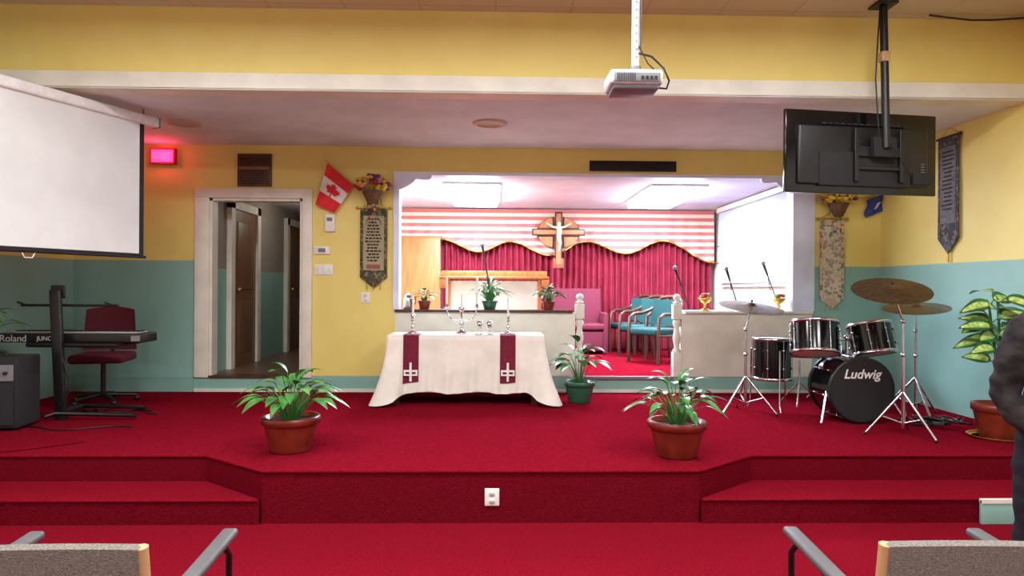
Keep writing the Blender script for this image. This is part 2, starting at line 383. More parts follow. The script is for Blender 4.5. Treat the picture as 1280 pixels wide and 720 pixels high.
def armchair(x,y,rz,fab=TEALF):
    b=B()
    b.box((0,0,.43),(.5,.48,.09),fab,bev=.03)
    b.grid(lambda u,v:((u-.5)*.5,.24+.05*v-.05*(2*u-1)**2*1.0,.5+.36*v),10,6,fab)
    b.grid(lambda u,v:((u-.5)*.5,.28+.05*v-.05*(2*u-1)**2,.5+.36*v),10,6,fab)
    for s_ in(-1,1):
        X=s_*.27
        b.tube([(X,-.22,0),(X,-.22,.4),(X,-.2,.62),(X,-.12,.665),(X,.05,.67),(X*.98,.22,.72),(X*.85,.3,.82),(X*.6,.32,.88)],.024,DWOOD,8)
        b.tube([(X,.28,0),(X,.24,.4),(X*.95,.25,.72)],.022,DWOOD,8)
        b.tube([(X,-.22,.38),(X,.25,.38)],.016,DWOOD,8)
    b.tube([(-.162,.32,.88),(-.08,.33,.895),(0,.33,.9),(.08,.33,.895),(.162,.32,.88)],.024,DWOOD,8)
    b.done('choir_armchair',(x,y,CF),rz)
armchair(2.2,9.3,radians(-56)); armchair(2.2,10.02,radians(-56)); armchair(2.18,10.7,radians(-56))
b=B()
b.box((0,0,.42),(.8,.45,.1),PEWM,bev=.03); b.box((0,.23,.72),(.8,.08,.58),PEWM,bev=.03,rot=(radians(-8),0,0))
for s_ in(-1,1): b.box((s_*.41,.02,.32),(.08,.5,.64),PEWM,bev=.03)
b.box((0,-.05,.2),(.78,.3,.3),PEWM,bev=.02)
b.done('choir_sofa',(1.3,10.6,CF))

def mic_stand(x,y,zb,pole,tip):
    b=B()
    for k in range(3):
        a=k*2*pi/3+.5; b.tube([(0,0,.12),(.15*cos(a),.15*sin(a),.012)],.009,BLK,8)
    b.tube([(0,0,.06),(0,0,pole)],.011,BLK,8); b.sph((0,0,pole),.022,BLK)
    t_=Vector(tip); o=Vector((0,0,pole)); d=(t_-o).normalized()
    b.tube([o-d*.12,t_],.008,BLK,8)
    b.tube([t_-d*.02,t_+d*.12],[.012,.018],BLK,10); b.sph(t_+d*.14,.028,GREY)
    b.tube([t_-d*.02,t_-d*.1+Vector((0,0,-.08)),o+Vector((.03,0,-.1)),Vector((.02,0,.1))],.004,BLK,6)
    b.done('microphone_stand',(x,y,zb))
mic_stand(-.08,8.75,CF,1.15,(-.05,-.05,1.42))
mic_stand(2.42,8.35,CF,.75,(2.26-2.42,-.05,1.14))
mic_stand(3.0,8.3,CF,.78,(-.13,-.05,1.13))
mic_stand(3.48,8.25,CF,.8,(-.17,-.05,1.2))

# knee-wall ornaments
def pot_prof(r,h): return [(.001,0),(r*.68,0),(r*.72,h*.05),(r*.92,h*.72),(r*.94,h*.78),(r*1.03,h*.8),(r*1.04,h*.97),(r*1.0,h),(r*.9,h),(r*.88,h*.85),(.001,h*.84)]
def plant(name,loc,r,h,n,R,H,L,W,potm,m=LEAF,m2=None,stem=LEAF,droop=.5,seed=0):
    random.seed(seed+11); b=B()
    b.lathe(pot_prof(r,h),potm,seg=36); b.lathe([(r*.88,h*.86),(.001,h*.88)],SOIL,seg=24)
    for i in range(n):
        az=i*2.39996+random.uniform(-.3,.3); k=sqrt((i+.6)/n)
        ex=R*.62*k; ez=H*(1.0-.62*k)*random.uniform(.8,1.1)
        p0=Vector((cos(az)*r*.25*k,sin(az)*r*.25*k,h*.86)); p2=Vector((cos(az)*ex,sin(az)*ex,h+ez))
        p1=(p0+p2)/2+Vector((0,0,H*.14))-Vector((cos(az),sin(az),0))*ex*.15
        pts=[p0*(1-t)**2+p1*2*t*(1-t)+p2*t*t for t in(0,.25,.5,.75,1)]
        b.tube(pts,[.005,.0045,.004,.003,.003],stem,6)
        d=Vector((cos(az)*(.35+.75*k),sin(az)*(.35+.75*k),.75-.6*k))
        b.leaf(p2-d.normalized()*.01,d,L*random.uniform(.75,1.1),W*random.uniform(.8,1.1),random.choice((m,m,m2 or m)),None,droop=droop)
    return b.done(name,loc,random.uniform(0,6))
plant('potted_peace_lily',(-1.47,5.0,SZ),.2,.255,44,.40,.34,.22,.085,TERR,LEAF,LEAFL,seed=1)
plant('potted_peace_lily',(1.31,4.84,SZ),.2,.255,38,.38,.32,.22,.065,TERR,LEAF,LEAFD,seed=2)
plant('potted_dieffenbachia',(.9,7.13,SZ),.16,.22,22,.32,.46,.23,.11,GRNP,LEAFD,LEAF,seed=3)
plant('small_potted_plant',(-.80,7.88,KZ+.03),.075,.1,20,.16,.14,.11,.05,TERR,LEAF,LEAFL,seed=4)
plant('small_potted_plant',(-.05,7.88,KZ+.03),.09,.1,56,.27,.26,.17,.028,GRNP,LEAF,LEAFL,seed=5)
plant('small_potted_plant',(.63,7.88,KZ+.03),.08,.1,30,.22,.18,.13,.065,TERR,LEAFD,LEAF,seed=6)
plant('small_potted_plant',(-4.3,5.87,SZ+.602),.09,.13,22,.32,.34,.18,.06,TERR,LEAF,LEAFL,seed=7)

for gx in(2.45,3.32):
    b=B(); b.lathe([(.001,0),(.06,0),(.055,.015),(.012,.03),(.012,.08),(.05,.1),(.085,.15),(.08,.15),(.001,.1)],GOLD,seg=20)
    RC=mat('red_flower',(190,40,40),.6)
    for i in range(14):
        a=random.uniform(0,6.28); r_=random.uniform(0,.06); b.sph((r_*cos(a),r_*sin(a),.15+random.uniform(0,.04)),.022,RC if i%3 else LEAFL,seg=8)
    b.done('gold_flower_goblet',(gx,7.87,KZ+.03))
b=B(); b.lathe([(.001,0),(.05,0),(.055,.02),(.05,.12),(.035,.16),(.012,.18),(.001,.19)],SIL,seg=20); b.tube([(.05,0,.04),(.09,0,.07),(.09,0,.12),(.045,0,.14)],.007,BLK,8)
b.done('steel_kettle',(-.99,7.88,KZ+.03))

# ------------------------------------------------------------------ communion table with cloth
TX0,TX1,TY0,TY1,TZ=-1.07,.50,6.93,7.5,1.055
b=B()
for x in(TX0+.08,TX1-.08):
    for y in(TY0+.07,TY1-.07): b.b2((x-.03,y-.03,SZ),(x+.03,y+.03,TZ-.05),DWOOD)
b.b2((TX0+.02,TY0+.02,TZ-.05),(TX1-.02,TY1-.02,TZ-.012),DWOOD)
W_,D_=TX1-TX0,TY1-TY0
seq=[]
def side(ax,ay,bx,by,nx,ny,n):
    for i in range(n):
        a=i/n; seq.append((ax+(bx-ax)*a,ay+(by-ay)*a,nx,ny,min(a,1-a)*math.hypot(bx-ax,by-ay)))
side(TX0,TY0,TX1,TY0,0,-1,90); side(TX1,TY0,TX1,TY1,1,0,36); side(TX1,TY1,TX0,TY1,0,1,90); side(TX0,TY1,TX0,TY0,-1,0,36)
n=len(seq); sm=[]
for i in range(n):
    nx=sum(seq[(i+k)%n][2] for k in range(-4,4)); ny=sum(seq[(i+k)%n][3] for k in range(-4,4)); l=math.hypot(nx,ny); sm.append((nx/l,ny/l))
def drape(i,t):
    x,y,_,_,c=seq[i%n]; nx,ny=sm[i%n]; cf=math.exp(-(c/.10)**2)
    off=.012+t*(.03+.014*sin(i*.42)+.17*cf*t)+.012*sin(i*.9+t*2)*t
    drop=(.575+.115*cf+.012*sin(i*.21))*t
    return (x+nx*off,y+ny*off,TZ-drop)
NV=12; vs=[];fs=[]
for j in range(NV+1):
    for i in range(n): vs.append(drape(i,j/NV))
for j in range(NV):
    for i in range(n): fs.append((j*n+i,j*n+(i+1)%n,(j+1)*n+(i+1)%n,(j+1)*n+i))
fs.append(tuple(range(n)))
b.add(vs,fs,CLOTH,True)
for xc_ in(onY(514,450,6.9)[0],onY(637,450,6.9)[0]):
    i0=int((xc_-.08-TX0)/W_*90); ii=list(range(i0,i0+10))
    def rf(u,v):
        f=ii[0]+u*(len(ii)-1); k=int(min(f,ii[-1]-1)); a=f-k
        p=Vector(drape(k,v*.82))*(1-a)+Vector(drape(k+1,v*.82))*a; return p+Vector((0,-.006,0))
    b.grid(rf,10,10,BURG)
    xm=(rf(.5,1)).x
    b.b2((xm-.08,TY0-.02,TZ+.001),(xm+.08,TY0+.25,TZ+.006),BURG)
    def em(dx,z,w,h):
        yy=rf(.5,(TZ-z)/.575/.82).y; b.box((xm+dx,yy-.012,z),(w,.01,h),WHTC)
    em(0,.69,.022,.19); em(0,.70,.14,.02); em(0,.66,.14,.016); em(-.06,.68,.016,.05); em(.06,.68,.016,.05)
b.done('communion_table')
def stick(x,y,h,ch):
    b=B()
    b.lathe([(.001,0),(.05,0),(.048,.012),(.015,.025),(.012,.05),(.022,.065),(.012,.08),(.01,h*.6),(.022,h*.68),(.012,h*.76),(.02,h*.9),(.028,h),(.001,h)],SIL,seg=20)
    b.lathe([(.011,h),(.010,h+ch),(.001,h+ch+.004)],CREAM,seg=12); b.tube([(0,0,h+ch),(0,0,h+ch+.015)],.0015,BLK,5)
    b.done('silver_candlestick',(x,y,TZ+.001))
stick(onY(516,415,7.2)[0],7.2,.2,.2); stick(onY(635,415,7.2)[0],7.2,.2,.18)
b=B()
b.lathe([(.001,0),(.07,0),(.065,.015),(.02,.03),(.015,.08),(.03,.1),(.015,.12),(.012,.22),(.03,.25),(.04,.28),(.001,.28)],SIL,seg=24)
for s_ in(-1,1):
    b.tube([(0,0,.16),(s_*.05,0,.13),(s_*.11,0,.15),(s_*.15,0,.21),(s_*.16,0,.27)],.008,SIL,8)
    b.lathe([(.006,.26),(.03,.27),(.034,.28),(.016,.285),(.018,.31),(.001,.31)],SIL,c=(s_*.16,0,0),seg=16)
    b.lathe([(.013,.31),(.0115,.6),(.001,.605)],CREAM,c=(s_*.16,0,0),seg=12)
b.lathe([(.013,.28),(.0115,.42),(.001,.425)],CREAM,seg=12)
b.done('silver_candelabra',(onY(577,415,7.2)[0],7.2,TZ+.001))
b=B()
for dx in(-.05,.05): 
    b.lathe([(.001,0.012),(.03,0.012),(.006,.02),(.006,.06),(.03,.09),(.032,.14),(.029,.14),(.001,.09)],SIL,c=(dx,0,0),seg=18)
b.lathe([(.001,0),(.09,0),(.1,.01),(.09,.012),(.001,.006)],SIL,seg=24)
b.done('communion_cup_tray',(onY(602,415,7.1)[0]+.03,7.04,TZ+.001))

# ------------------------------------------------------------------ items on the back wall
yw=YB
def wallp(px,py): return onY(px,py,yw)
x,z=wallp(206,196)
EX=mat('exit_sign_red',(255,30,70),.4,emit=8)
b=B(); b.b2((-.14,-.06,-.09),(.14,0,.09),REDC,bev=.008); b.b2((-.12,-.064,-.07),(.12,-.06,.07),EX)
o=b.done('exit_sign',(x,yw,z)); text('exit_text','EXIT',.1,(0,-.066,0),(pi/2,0,0),mat('exit_letters',(255,50,90),.4,emit=5),o)
x,z=wallp(319,213)
b=B(); b.b2((-.19,-.03,-.185),(.19,0,.185),DWOOD,bev=.006)
VB=mat('vent_brown',(84,54,32),.5)
for i in range(12): b.box((0,-.032,-.15+i*.0272),(.32,.02,.006),VB,rot=(radians(35),0,0))
b.box((0,-.035,.02),(.34,.022,.035),MWOOD); b.done('brown_wall_speaker',(x,yw,z))
x,z=wallp(791,208)
b=B(); b.b2((-.5,-.02,-.06),(.5,0,.06),BLK,bev=.004)
for i in range(7): b.box((0,-.022,-.045+i*.015),(.97,.012,.003),BLKM)
b.done('air_vent',(x,yw,z))
x,z=wallp(413,279)
b=B(); b.box((0,-.02,0),(.11,.04,.2),FIX,bev=.012); b.box((0,-.042,.04),(.06,.006,.04),GREY); b.done('emergency_light_box',(x,yw,z))
x,z=wallp(403,313)
b=B(); b.box((0,-.015,0),(.18,.03,.09),FIX,bev=.008); b.box((0,-.031,0),(.08,.004,.045),GREY); b.done('thermostat',(x,yw,z))
x,z=wallp(405,337)
b=B(); b.box((0,-.006,0),(.2,.012,.12),FIX,bev=.004)
for dx in(-.06,0,.06): b.box((dx,-.014,0),(.02,.012,.05),WHT,bev=.003)
b.done('light_switch_plate',(x,yw,z))
def outlet(loc,rz=0,s=1):
    b=B(); b.box((0,-.005,0),(.1*s,.01,.12*s),FIX,bev=.004)
    for dz in(-.026,.026):
        b.lathe([(.001,.004),(.02*s,.004),(.021*s,0)],CREAM,c=(0,-.01,dz*s),seg=18,M=Matrix.Rotation(pi/2,4,'X'))
        for dx in(-.007,.007): b.box((dx*s,-.0145,dz*s),(.003,.002,.011),GREY)
    b.done('wall_outlet',loc,rz)
x,z=wallp(457,372); outlet((x,yw,z))
x,z=onY(615,621,SY); outlet((x,SY-.001,z),0,.95)

# canadian flag
A_,B_,C_,D2=[wallp(*p) for p in((411,205),(443,233),(420,267),(396,256))]
b=B()
def ff(u,v):
    a=(A_[0]*(1-v)+B_[0]*v,A_[1]*(1-v)+B_[1]*v); c=(D2[0]*(1-v)+C_[0]*v,D2[1]*(1-v)+C_[1]*v)
    return Vector((a[0]*(1-u)+c[0]*u,yw-.07+.018*sin(v*7+u*3),a[1]*(1-u)+c[1]*u))
b.grid(ff,24,12,REDC,mf=lambda u,v: WHTC if .3<u<.68 else REDC)
ml=[(0,1),(.18,.68),(.4,.78),(.32,.3),(.55,.52),(.62,.38),(.95,.45),(.85,.15),(1,.05),(.6,-.25),(.66,-.45),(.08,-.38),(.08,-.85)]
ml=ml+[(-p[0],p[1]) for p in reversed(ml[1:])]
vs=[ff(.5-p[1]*.2,.5+p[0]*.3)+Vector((0,-.008,0)) for p in ml]; ctr=ff(.5,.5)+Vector((0,-.008,0))
b.add([ctr]+vs,[(0,i+1,(i+1)%len(vs)+1) for i in range(len(vs))],REDC)
b.tube([(A_[0]-.02,yw-.075,A_[1]+.03),(B_[0]+.03,yw-.06,B_[1]-.02),(B_[0]+.06,yw-.01,B_[1]-.05)],.008,GOLD,8)
b.done('canadian_flag')

# banners & baskets
def banner(name,px0,px1,py0,py1,border,panel,lines=None,gold=GOLD,pan=(.035,.2,.09)):
    x0,z1=wallp(px0,py0); x1,z0=wallp(px1,py1); w=x1-x0; h=z1-z0; xm=(x0+x1)/2
    b=B(); P=[(-w/2,h),(w/2,h),(w/2,.12),(0,0),(-w/2,.12)]
    b.prism(P,-.03,-.02,border)
    b.b2((-w/2+pan[0],-.034,pan[1]),(w/2-pan[0],-.03,h-pan[2]),panel)
    b.tube([(-w/2-.03,-.025,h),(w/2+.03,-.025,h)],.011,gold,8); b.sph((-w/2-.035,-.025,h),.018,gold,seg=8); b.sph((w/2+.035,-.025,h),.018,gold,seg=8)
    b.tube([(-w/2,-.025,h),(0,-.015,h+.09),(w/2,-.025,h)],.004,gold,6)
    if lines:
        rr=random.Random(3); z=h-.13
        while z>.30:
            ww=(w-.11)*rr.uniform(.55,1); k=-ww/2
            while k<ww/2-.02:
                l=rr.uniform(.015,.04); l=min(l,ww/2-k); b.box((k+l/2,-.0355,z),(l,.002,.018),lines); k+=l+.008
            z-=.036
        b.box((0,-.0355,.24),(w*.5,.002,.05),mat('tapestry_flowers',(150,90,80),.8))
    for s_ in(-1,0,1): b.tube([(s_*w*.25,-.025,.06-abs(s_)*-.0),(s_*w*.25,-.025,-.02)],.006,gold,6)
    b.done(name,(xm,yw,z0))
PAT=patchy('tapestry_dark',[(60,62,44),(96,78,52),(130,116,84),(70,92,80)],40)
PAT2=patchy('tapestry_floral',[(200,188,160),(190,166,138),(160,110,102),(112,138,110)],26)
PAT3=patchy('tapestry_cream',[(210,202,178),(200,190,162),(180,150,140),(140,156,128)],34)
OLDP=mat('tapestry_paper',(170,160,126),.8)
banner('scripture_tapestry',451,484,260,360,PAT,OLDP,BLKM)
banner('floral_tapestry',1024,1053,274,386,PAT2,PAT3,None)
WICK=mat('wicker',(120,84,50),.8,col2=(80,54,32),scale=50,stretch=(1,1,4),bump=.6,bscale=60)
FY=mat('flower_yellow',(236,200,50),.6); FP=mat('flower_purple',(110,70,130),.6); FR=mat('flower_red',(170,40,50),.6); FPi=mat('flower_pink',(220,150,160),.6)
def basket(px,py,w,cols,tail):
    x,z=wallp(px,py); b=B(); rr=random.Random(px)
    b.lathe([(.001,-.16),(.05,-.15),(.08,-.08),(.11,-.02),(.115,0),(.10,0),(.001,-.04)],WICK,c=(0,-.13,0),seg=20)
    b.tube([(0,-.02,.12),(0,-.02,-.05),(0,-.1,-.15)],.008,WICK,6)
    for i in range(60):
        a=rr.uniform(0,6.28); r_=sqrt(rr.random())*w; c=(r_*cos(a)*1.15,-.13+min(.08,.09*sin(a)*.9),.02+rr.uniform(0,.18)*(1-abs(cos(a))*r_/w*.6))
        m=rr.choice(cols)
        b.sph(c,rr.uniform(.022,.036),m,sc=(1,1,.7),seg=8)
        if i%3==0: b.leaf(c,(cos(a),-.3,rr.uniform(-.3,.6)),.08,.03,LEAFD)
    for i in range(tail):
        a=rr.uniform(-.1,.1); zz=-.05-rr.uniform(0,.28); b.sph((a*.6,-.16,zz),.018,rr.choice(cols),seg=8); b.leaf((a,-.15,zz),(a*5,-.2,-1),.07,.025,LEAFD)
    b.done('hanging_flower_basket',(x,yw,z))
basket(468,241,.17,[FY,FP,FY,FR,FPi],12)
basket(1041,256,.18,[FY,FY,FY,FP],4)
x,z=wallp(1099,250)
BLU=mat('navy_cloth',(38,60,130),.7)
b=B(); b.grid(lambda u,v:((u-.5)*.26+.02*sin(v*6),-.05+.02*sin(u*8+v*3),-.2*v+.1*(u-.5)+.04),10,8,BLU,mf=lambda u,v: WHTC if abs(u-.5)<.12 and v>.35 and v<.8 else BLU)
b.tube([(-.17,-.04,.0),(.15,-.01,.12)],.006,GOLD,6); b.done('blue_pennant_flag',(x-.05,yw,z))
b=B(); w=.3; P=[(-w/2,1.14),(w/2,1.14),(w/2,.15),(0,0),(-w/2,.15)]
NAV=patchy('slate_tapestry',[(66,68,76),(88,90,96),(58,56,60),(118,108,98)],34)
b.prism(P,-.03,-.02,NAV); b.b2((-w/2+.04,-.034,.3),(w/2-.04,-.03,1.05),mat('tapestry_panel',(124,122,122),.85,col2=(96,96,104),scale=40))
rr=random.Random(5); z=1.0
while z>.4:
    b.box((rr.uniform(-.01,.01),-.036,z),(rr.uniform(.1,.18),.002,.014),BLKM); z-=.04
b.tube([(-w/2-.03,-.025,1.15),(w/2+.03,-.025,1.15)],.012,BLK,8); b.tube([(-w/2,-.02,1.15),(0,-.01,1.24),(w/2,-.02,1.15)],.004,GOLD,6)
b.tube([(0,-.025,0),(0,-.025,-.08)],.012,GOLD,6)
b.done('slate_wall_tapestry',(XR,6.58,1.9),radians(-90))
b=B(); b.box((0,-.01,0),(.22,.02,.3),DWOOD,bev=.005); b.box((0,-.022,0),(.17,.004,.25),PAPER); b.done('framed_picture',(OX1,11.0,2.1),radians(-90))

RL=mat('lamp_trim_tan',(200,180,165),.5)
for (x,y) in((-3.05,6.75),(-.05,6.62)):
    b=B(); b.lathe([(.17,0),(.165,-.015),(.13,-.02),(.12,-.005),(.001,-.004)],RL,seg=32); b.done('recessed_ceiling_light',(x,y,SCZ))

# ------------------------------------------------------------------ projector
b=B(); x,z=onY(791,103,3.9)
PG=mat('projector_white',(200,200,202),.4); PG2=mat('projector_grey',(120,120,126),.5)
b.box((0,0,0),(.3,.24,.085),PG,bev=.02); b.box((0,0,-.05),(.26,.2,.03),PG2,bev=.01)
b.box((0,-.122,-.005),(.26,.006,.05),PG2,bev=.002)
for i in range(9): b.box((-.11+i*.012,-.126,-.005),(.004,.004,.04),BLK)
b.lathe([(.03,0),(.03,.02),(.022,.02),(.018,.005),(.001,.005)],BLK,c=(.08,.12,.0),seg=20,M=Matrix.Rotation(-pi/2,4,'X'))
for dx in(.03,.055,.08,.105): b.box((dx,-.127,-.01),(.014,.004,.02),BLK)
b.box((0,0,.05),(.16,.12,.012),GREY); b.tube([(.015,0,.05),(.015,0,.09)],.03,GREY)
top=HCZ-z
b.tube([(.015,0,.08),(.015,0,top)],.022,FIX,14); b.tube([(.015,0,top-.03),(.015,0,top)],.06,FIX,20)
zz=.14
while zz<top-.1:
    b.box((.015,-.0225,zz),(.012,.003,.012),GREY); zz+=.045
b.tube([(.03,-.02,.16),(.1,-.03,.14),(.17,-.04,.07),(.2,-.04,0),(.19,-.02,-.04),(.15,0,-.03)],.006,BLK,8)
b.tube([(.03,-.02,.2),(.08,-.03,.1),(.17,-.02,.02),(.16,0,0)],.004,BLK,8)
b.tube([(.04,-.02,.9),(.045,-.02,.5),(.04,-.02,.18)],.004,BLK,6)
b.done('ceiling_projector',(x,3.9,z))

# ------------------------------------------------------------------ television on ceiling pole
b=B(); W,H=1.35,.66
x,z=onY(1079,191,5.42)
b.box((0,.03,0),(W,.035,H),BLKG,bev=.008); b.b2((-W/2+.02,.047,-H/2+.03),(W/2-.02,.05,H/2-.02),BLKG)
b.box((0,.0,-.03),(W*.86,.04,H*.72),BLK,bev=.02); b.box((0,-.02,-.14),(W*.6,.03,H*.42),BLKM,bev=.015)
for i in range(14): b.box((-.36+i*.055,-.001,.22),(.035,.045,.012),BLKM)
b.box((.1,-.05,0),(.42,.02,.08),BLK,bev=.004); b.box((.1,-.05,-.13),(.42,.02,.03),BLK,bev=.004)
for s_ in(-.1,.3): b.box((s_,-.05,-.03),(.035,.03,.42),BLK,bev=.004)
b.box((.12,-.08,.03),(.2,.06,.16),BLKM,bev=.008)
for i in range(4): b.box((.52,-.022,-.08-i*.022),(.03,.012,.006),GREY)
b.box((.5,-.03,-.2),(.16,.03,.1),BLKM,bev=.004)
pz=HCZ-z
b.T=Matrix.Rotation(radians(-8),4,'Z')
b.tube([(.13,-.1,.02),(.1,-.1,pz)],.03,BLK,16); b.box((.1,-.1,pz-.012),(.16,.16,.02),BLK,bev=.004); b.box((.11,-.1,pz-.42),(.07,.07,.08),TAN,bev=.01)
b.tube([(.07,-.11,pz),(.04,-.13,pz-.3),(.03,-.12,pz-.6),(.05,-.12,.25),(.07,-.1,.12)],.006,BLK,8)
b.tube([(.16,-.12,.05),(.24,-.14,-.1),(.32,-.12,-.2)],.006,BLK,8)
b.done('ceiling_mounted_television',(x,5.42,z),radians(8))
b=B(); b.tube([(3.55,5.5,HCZ-.01),(3.7,5.48,HCZ-.035),(3.9,5.5,HCZ-.045),(4.1,5.5,HCZ-.04),(4.4,5.48,HCZ-.02)],.008,BLK,8); b.done('ceiling_cable')

# ------------------------------------------------------------------ projection screen
b=B(); LN=2.05; zb,zt=1.80,3.0
b.b2((0,.0,zb),(LN,.004,zt),BLKM); b.b2((.05,-.003,zb+.03),(LN-.05,.0,zt),SCRN)
b.tube([(-.02,0,zb),(LN+.02,0,zb)],.013,BLK,10)
b.box((LN/2+.03,.01,zt+.04),(LN+.22,.09,.09),FIX,bev=.02)
b.box((LN+.14,.01,zt+.04),(.02,.095,.095),GREY,bev=.01)
b.tube([(LN/2-.05,0,zb-.01),(LN/2-.03,0,zb-.05),(LN/2+.03,0,zb-.05),(LN/2+.05,0,zb-.01)],.005,WHT,8)
b.tube([(LN-.0,.01,zt+.08),(LN-.0,.01,SCZ)],.006,GREY,8); b.tube([(.1,.01,zt+.08),(.1,.01,HCZ)],.006,GREY,8)
b.done('projection_screen',(-3.17-.374*LN,6.25-.927*LN,0),radians(68))

# ------------------------------------------------------------------ drum kit
kit=B(); RX=Matrix.Rotation(pi/2,4,'X')
DHEAD=mat('drum_head',(222,220,212),.5)
def drum(c,r,h,M,front=BLKG,back=DHEAD):
    kit.lathe([(r,-h/2),(r,h/2)],BLKG,c,40,M)
    kit.lathe([(r*.985,h/2+.002),(r*.6,h/2+.003),(.001,h/2+.003)],front,c,40,M); kit.lathe([(r*.985,-h/2-.002),(.001,-h/2-.003)],back,c,40,M)
    for e in(-1,1): kit.lathe([(r*.98,e*(h/2+.008)),(r+.012,e*(h/2+.008)),(r+.012,e*(h/2-.022)),(r,e*(h/2-.022))],CHR if r<.25 else BLK,c,40,M)
    T=Matrix.Translation(c)@M
    for k in range(8):
        a=k*pi/4+.2
        p=[T@Vector(((r+.012)*cos(a),(r+.012)*sin(a),zz)) for zz in(-h/2+.01,h/2-.01)]
        kit.tube(p,.003,CHR,6)
        for zz in(-h*.22,h*.22): kit.sph(T@Vector(((r+.008)*cos(a),(r+.008)*sin(a),zz)),.012,CHR,seg=8)
bx,by=3.27,5.98
drum((bx,by+.2,SZ+.30),.285,.4,RX,front=BLKM)
drum((2.96,6.22,1.095),.205,.29,Matrix.Rotation(radians(-14),4,'X')@Matrix.Rotation(radians(4),4,'Y'),front=DHEAD)
drum((3.49,6.22,1.09),.185,.28,Matrix.Rotation(radians(-14),4,'X')@Matrix.Rotation(radians(-5),4,'Y'),front=DHEAD)
drum((2.75,6.68,.86),.18,.40,Matrix.Identity(4),front=DHEAD)
for k in range(3):
    a=k*2*pi/3+.5; kit.tube([(2.75+.2*cos(a),6.68+.2*sin(a),.95),(2.75+.2*cos(a),6.68+.2*sin(a),.42),(2.75+.23*cos(a),6.68+.23*sin(a),SZ+.01)],.008,CHR,8)
kit.tube([(bx-.03,by+.2,SZ+.57),(bx-.03,by+.2,1.12)],.016,CHR,10)
kit.tube([(bx-.03,by+.2,1.08),(3.08,6.2,1.1)],.011,CHR,8); kit.tube([(bx-.03,by+.2,1.08),(3.35,6.2,1.1)],.011,CHR,8); kit.sph((bx-.03,by+.2,1.1),.03,CHR)
for s_ in(-1,1): kit.tube([(bx+s_*.24,by+.12,SZ+.36),(bx+s_*.38,by-.04,SZ+.016)],.011,CHR,8)
drum((3.15,6.95,.93),.17,.14,Matrix.Identity(4),front=DHEAD)
kit.tube([(3.15,6.95,.86),(3.15,6.95,.5)],.012,CHR,8)
for k in range(3):
    a=k*2*pi/3; kit.tube([(3.15,6.95,.6),(3.15+.22*cos(a),6.95+.22*sin(a),SZ+.012)],.008,CHR,8)
ko=kit.done('drum_kit')
text('drum_logo','Ludwig',.115,(bx,by-.006,SZ+.44),(pi/2,0,0),WHTC,ko,bold=.002,shear=.25)
def cymbal(x,y,h,r,tilt,boom=(0,0),az=0,two=False):
    b=B()
    for k in range(3):
        a=az+k*2*pi/3
        b.tube([(0,0,.36),(.29*cos(a),.29*sin(a),.015)],.011,CHR,8); b.tube([(0,0,.1),(.17*cos(a),.17*sin(a),.16)],.007,CHR,8)
        b.sph((.29*cos(a),.29*sin(a),.014),.014,BLK,seg=8)
    b.tube([(0,0,.06),(0,0,h*.55)],.014,CHR,12); b.tube([(0,0,h*.5),(0,0,h*.78)],.011,CHR,12)
    b.sph((0,0,h*.55),.022,CHR,seg=10); b.sph((0,0,h*.78),.02,CHR,seg=10)
    e=Vector((boom[0],boom[1],h)); b.tube([(0,0,h*.78),e],.008,CHR,10)
    M=Matrix.Rotation(tilt[0],4,'X')@Matrix.Rotation(tilt[1],4,'Y')
    pr=[(r,-.012),(r*.7,-.002),(r*.3,.008),(r*.16,.012),(r*.1,.028),(.001,.034)]
    b.lathe(pr,BRASS,e,48,M); b.lathe([(q[0],q[1]-.002) for q in pr],BRASS,e,48,M)
    if two: b.lathe([(q[0],-q[1]-.02) for q in pr],BRASS,e,48,M)
    b.tube([e,e+M.to_3x3()@Vector((0,0,.06))],.006,CHR,8); b.sph(e+M.to_3x3()@Vector((0,0,.05)),.014,BLK,seg=8)
    b.done('cymbal_stand',(x,y,SZ))
cymbal(3.35,5.5,1.2,.30,(radians(20),radians(-6)),(-.1,.0),az=-1.2)
cymbal(4.02,6.4,1.03,.29,(radians(8),radians(-6)),(0,0),az=.4,two=True)
cymbal(2.42,6.5,1.03,.30,(radians(11),radians(4)),(.06,.02),az=-.6)
b=B(); b.lathe([(.001,.46),(.15,.46),(.17,.48),(.17,.53),(.15,.55),(.001,.55)],BLK,seg=30); b.tube([(0,0,.2),(0,0,.46)],.014,CHR)
for k in range(3):
    a=k*2*pi/3+.3; b.tube([(0,0,.3),(.24*cos(a),.24*sin(a),.012)],.009,CHR,8)
b.done('drum_throne',(3.6,7.2,SZ))
b=B(); rr=random.Random(9)
for k in range(6):
    pts=[]
    for i in range(16): pts.append((3.66+.03*k+.016*i+.05*sin(i*1.3+k),6.12-.26*sin(i/15*pi)+.08*sin(i*.9+k*2)-.05*k,SZ+.012+.012*k+.02*abs(sin(i*.7+k))))
    b.tube(pts,.008,BLK,6)
b.done('cable_bundle')
b=B(); b.tube([(-4.2+1.1*i/16,5.25-.35*sin(i/16*pi)+.0*i,SZ+.006) for i in range(17)],.004,CARPD,6); b.tube([(XL+.6+i*.1,5.75+.08*sin(i*.8),SZ+.008) for i in range(12)],.006,BLK,6)
b.tube([(-3.9+i*.06,6.5+.1*sin(i*.9),SZ+.01) for i in range(14)],.007,BLK,6); b.tube([(-4.0+i*.07,6.65-.12*sin(i*.7),SZ+.01) for i in range(12)],.007,BLK,6); b.done('floor_cable')

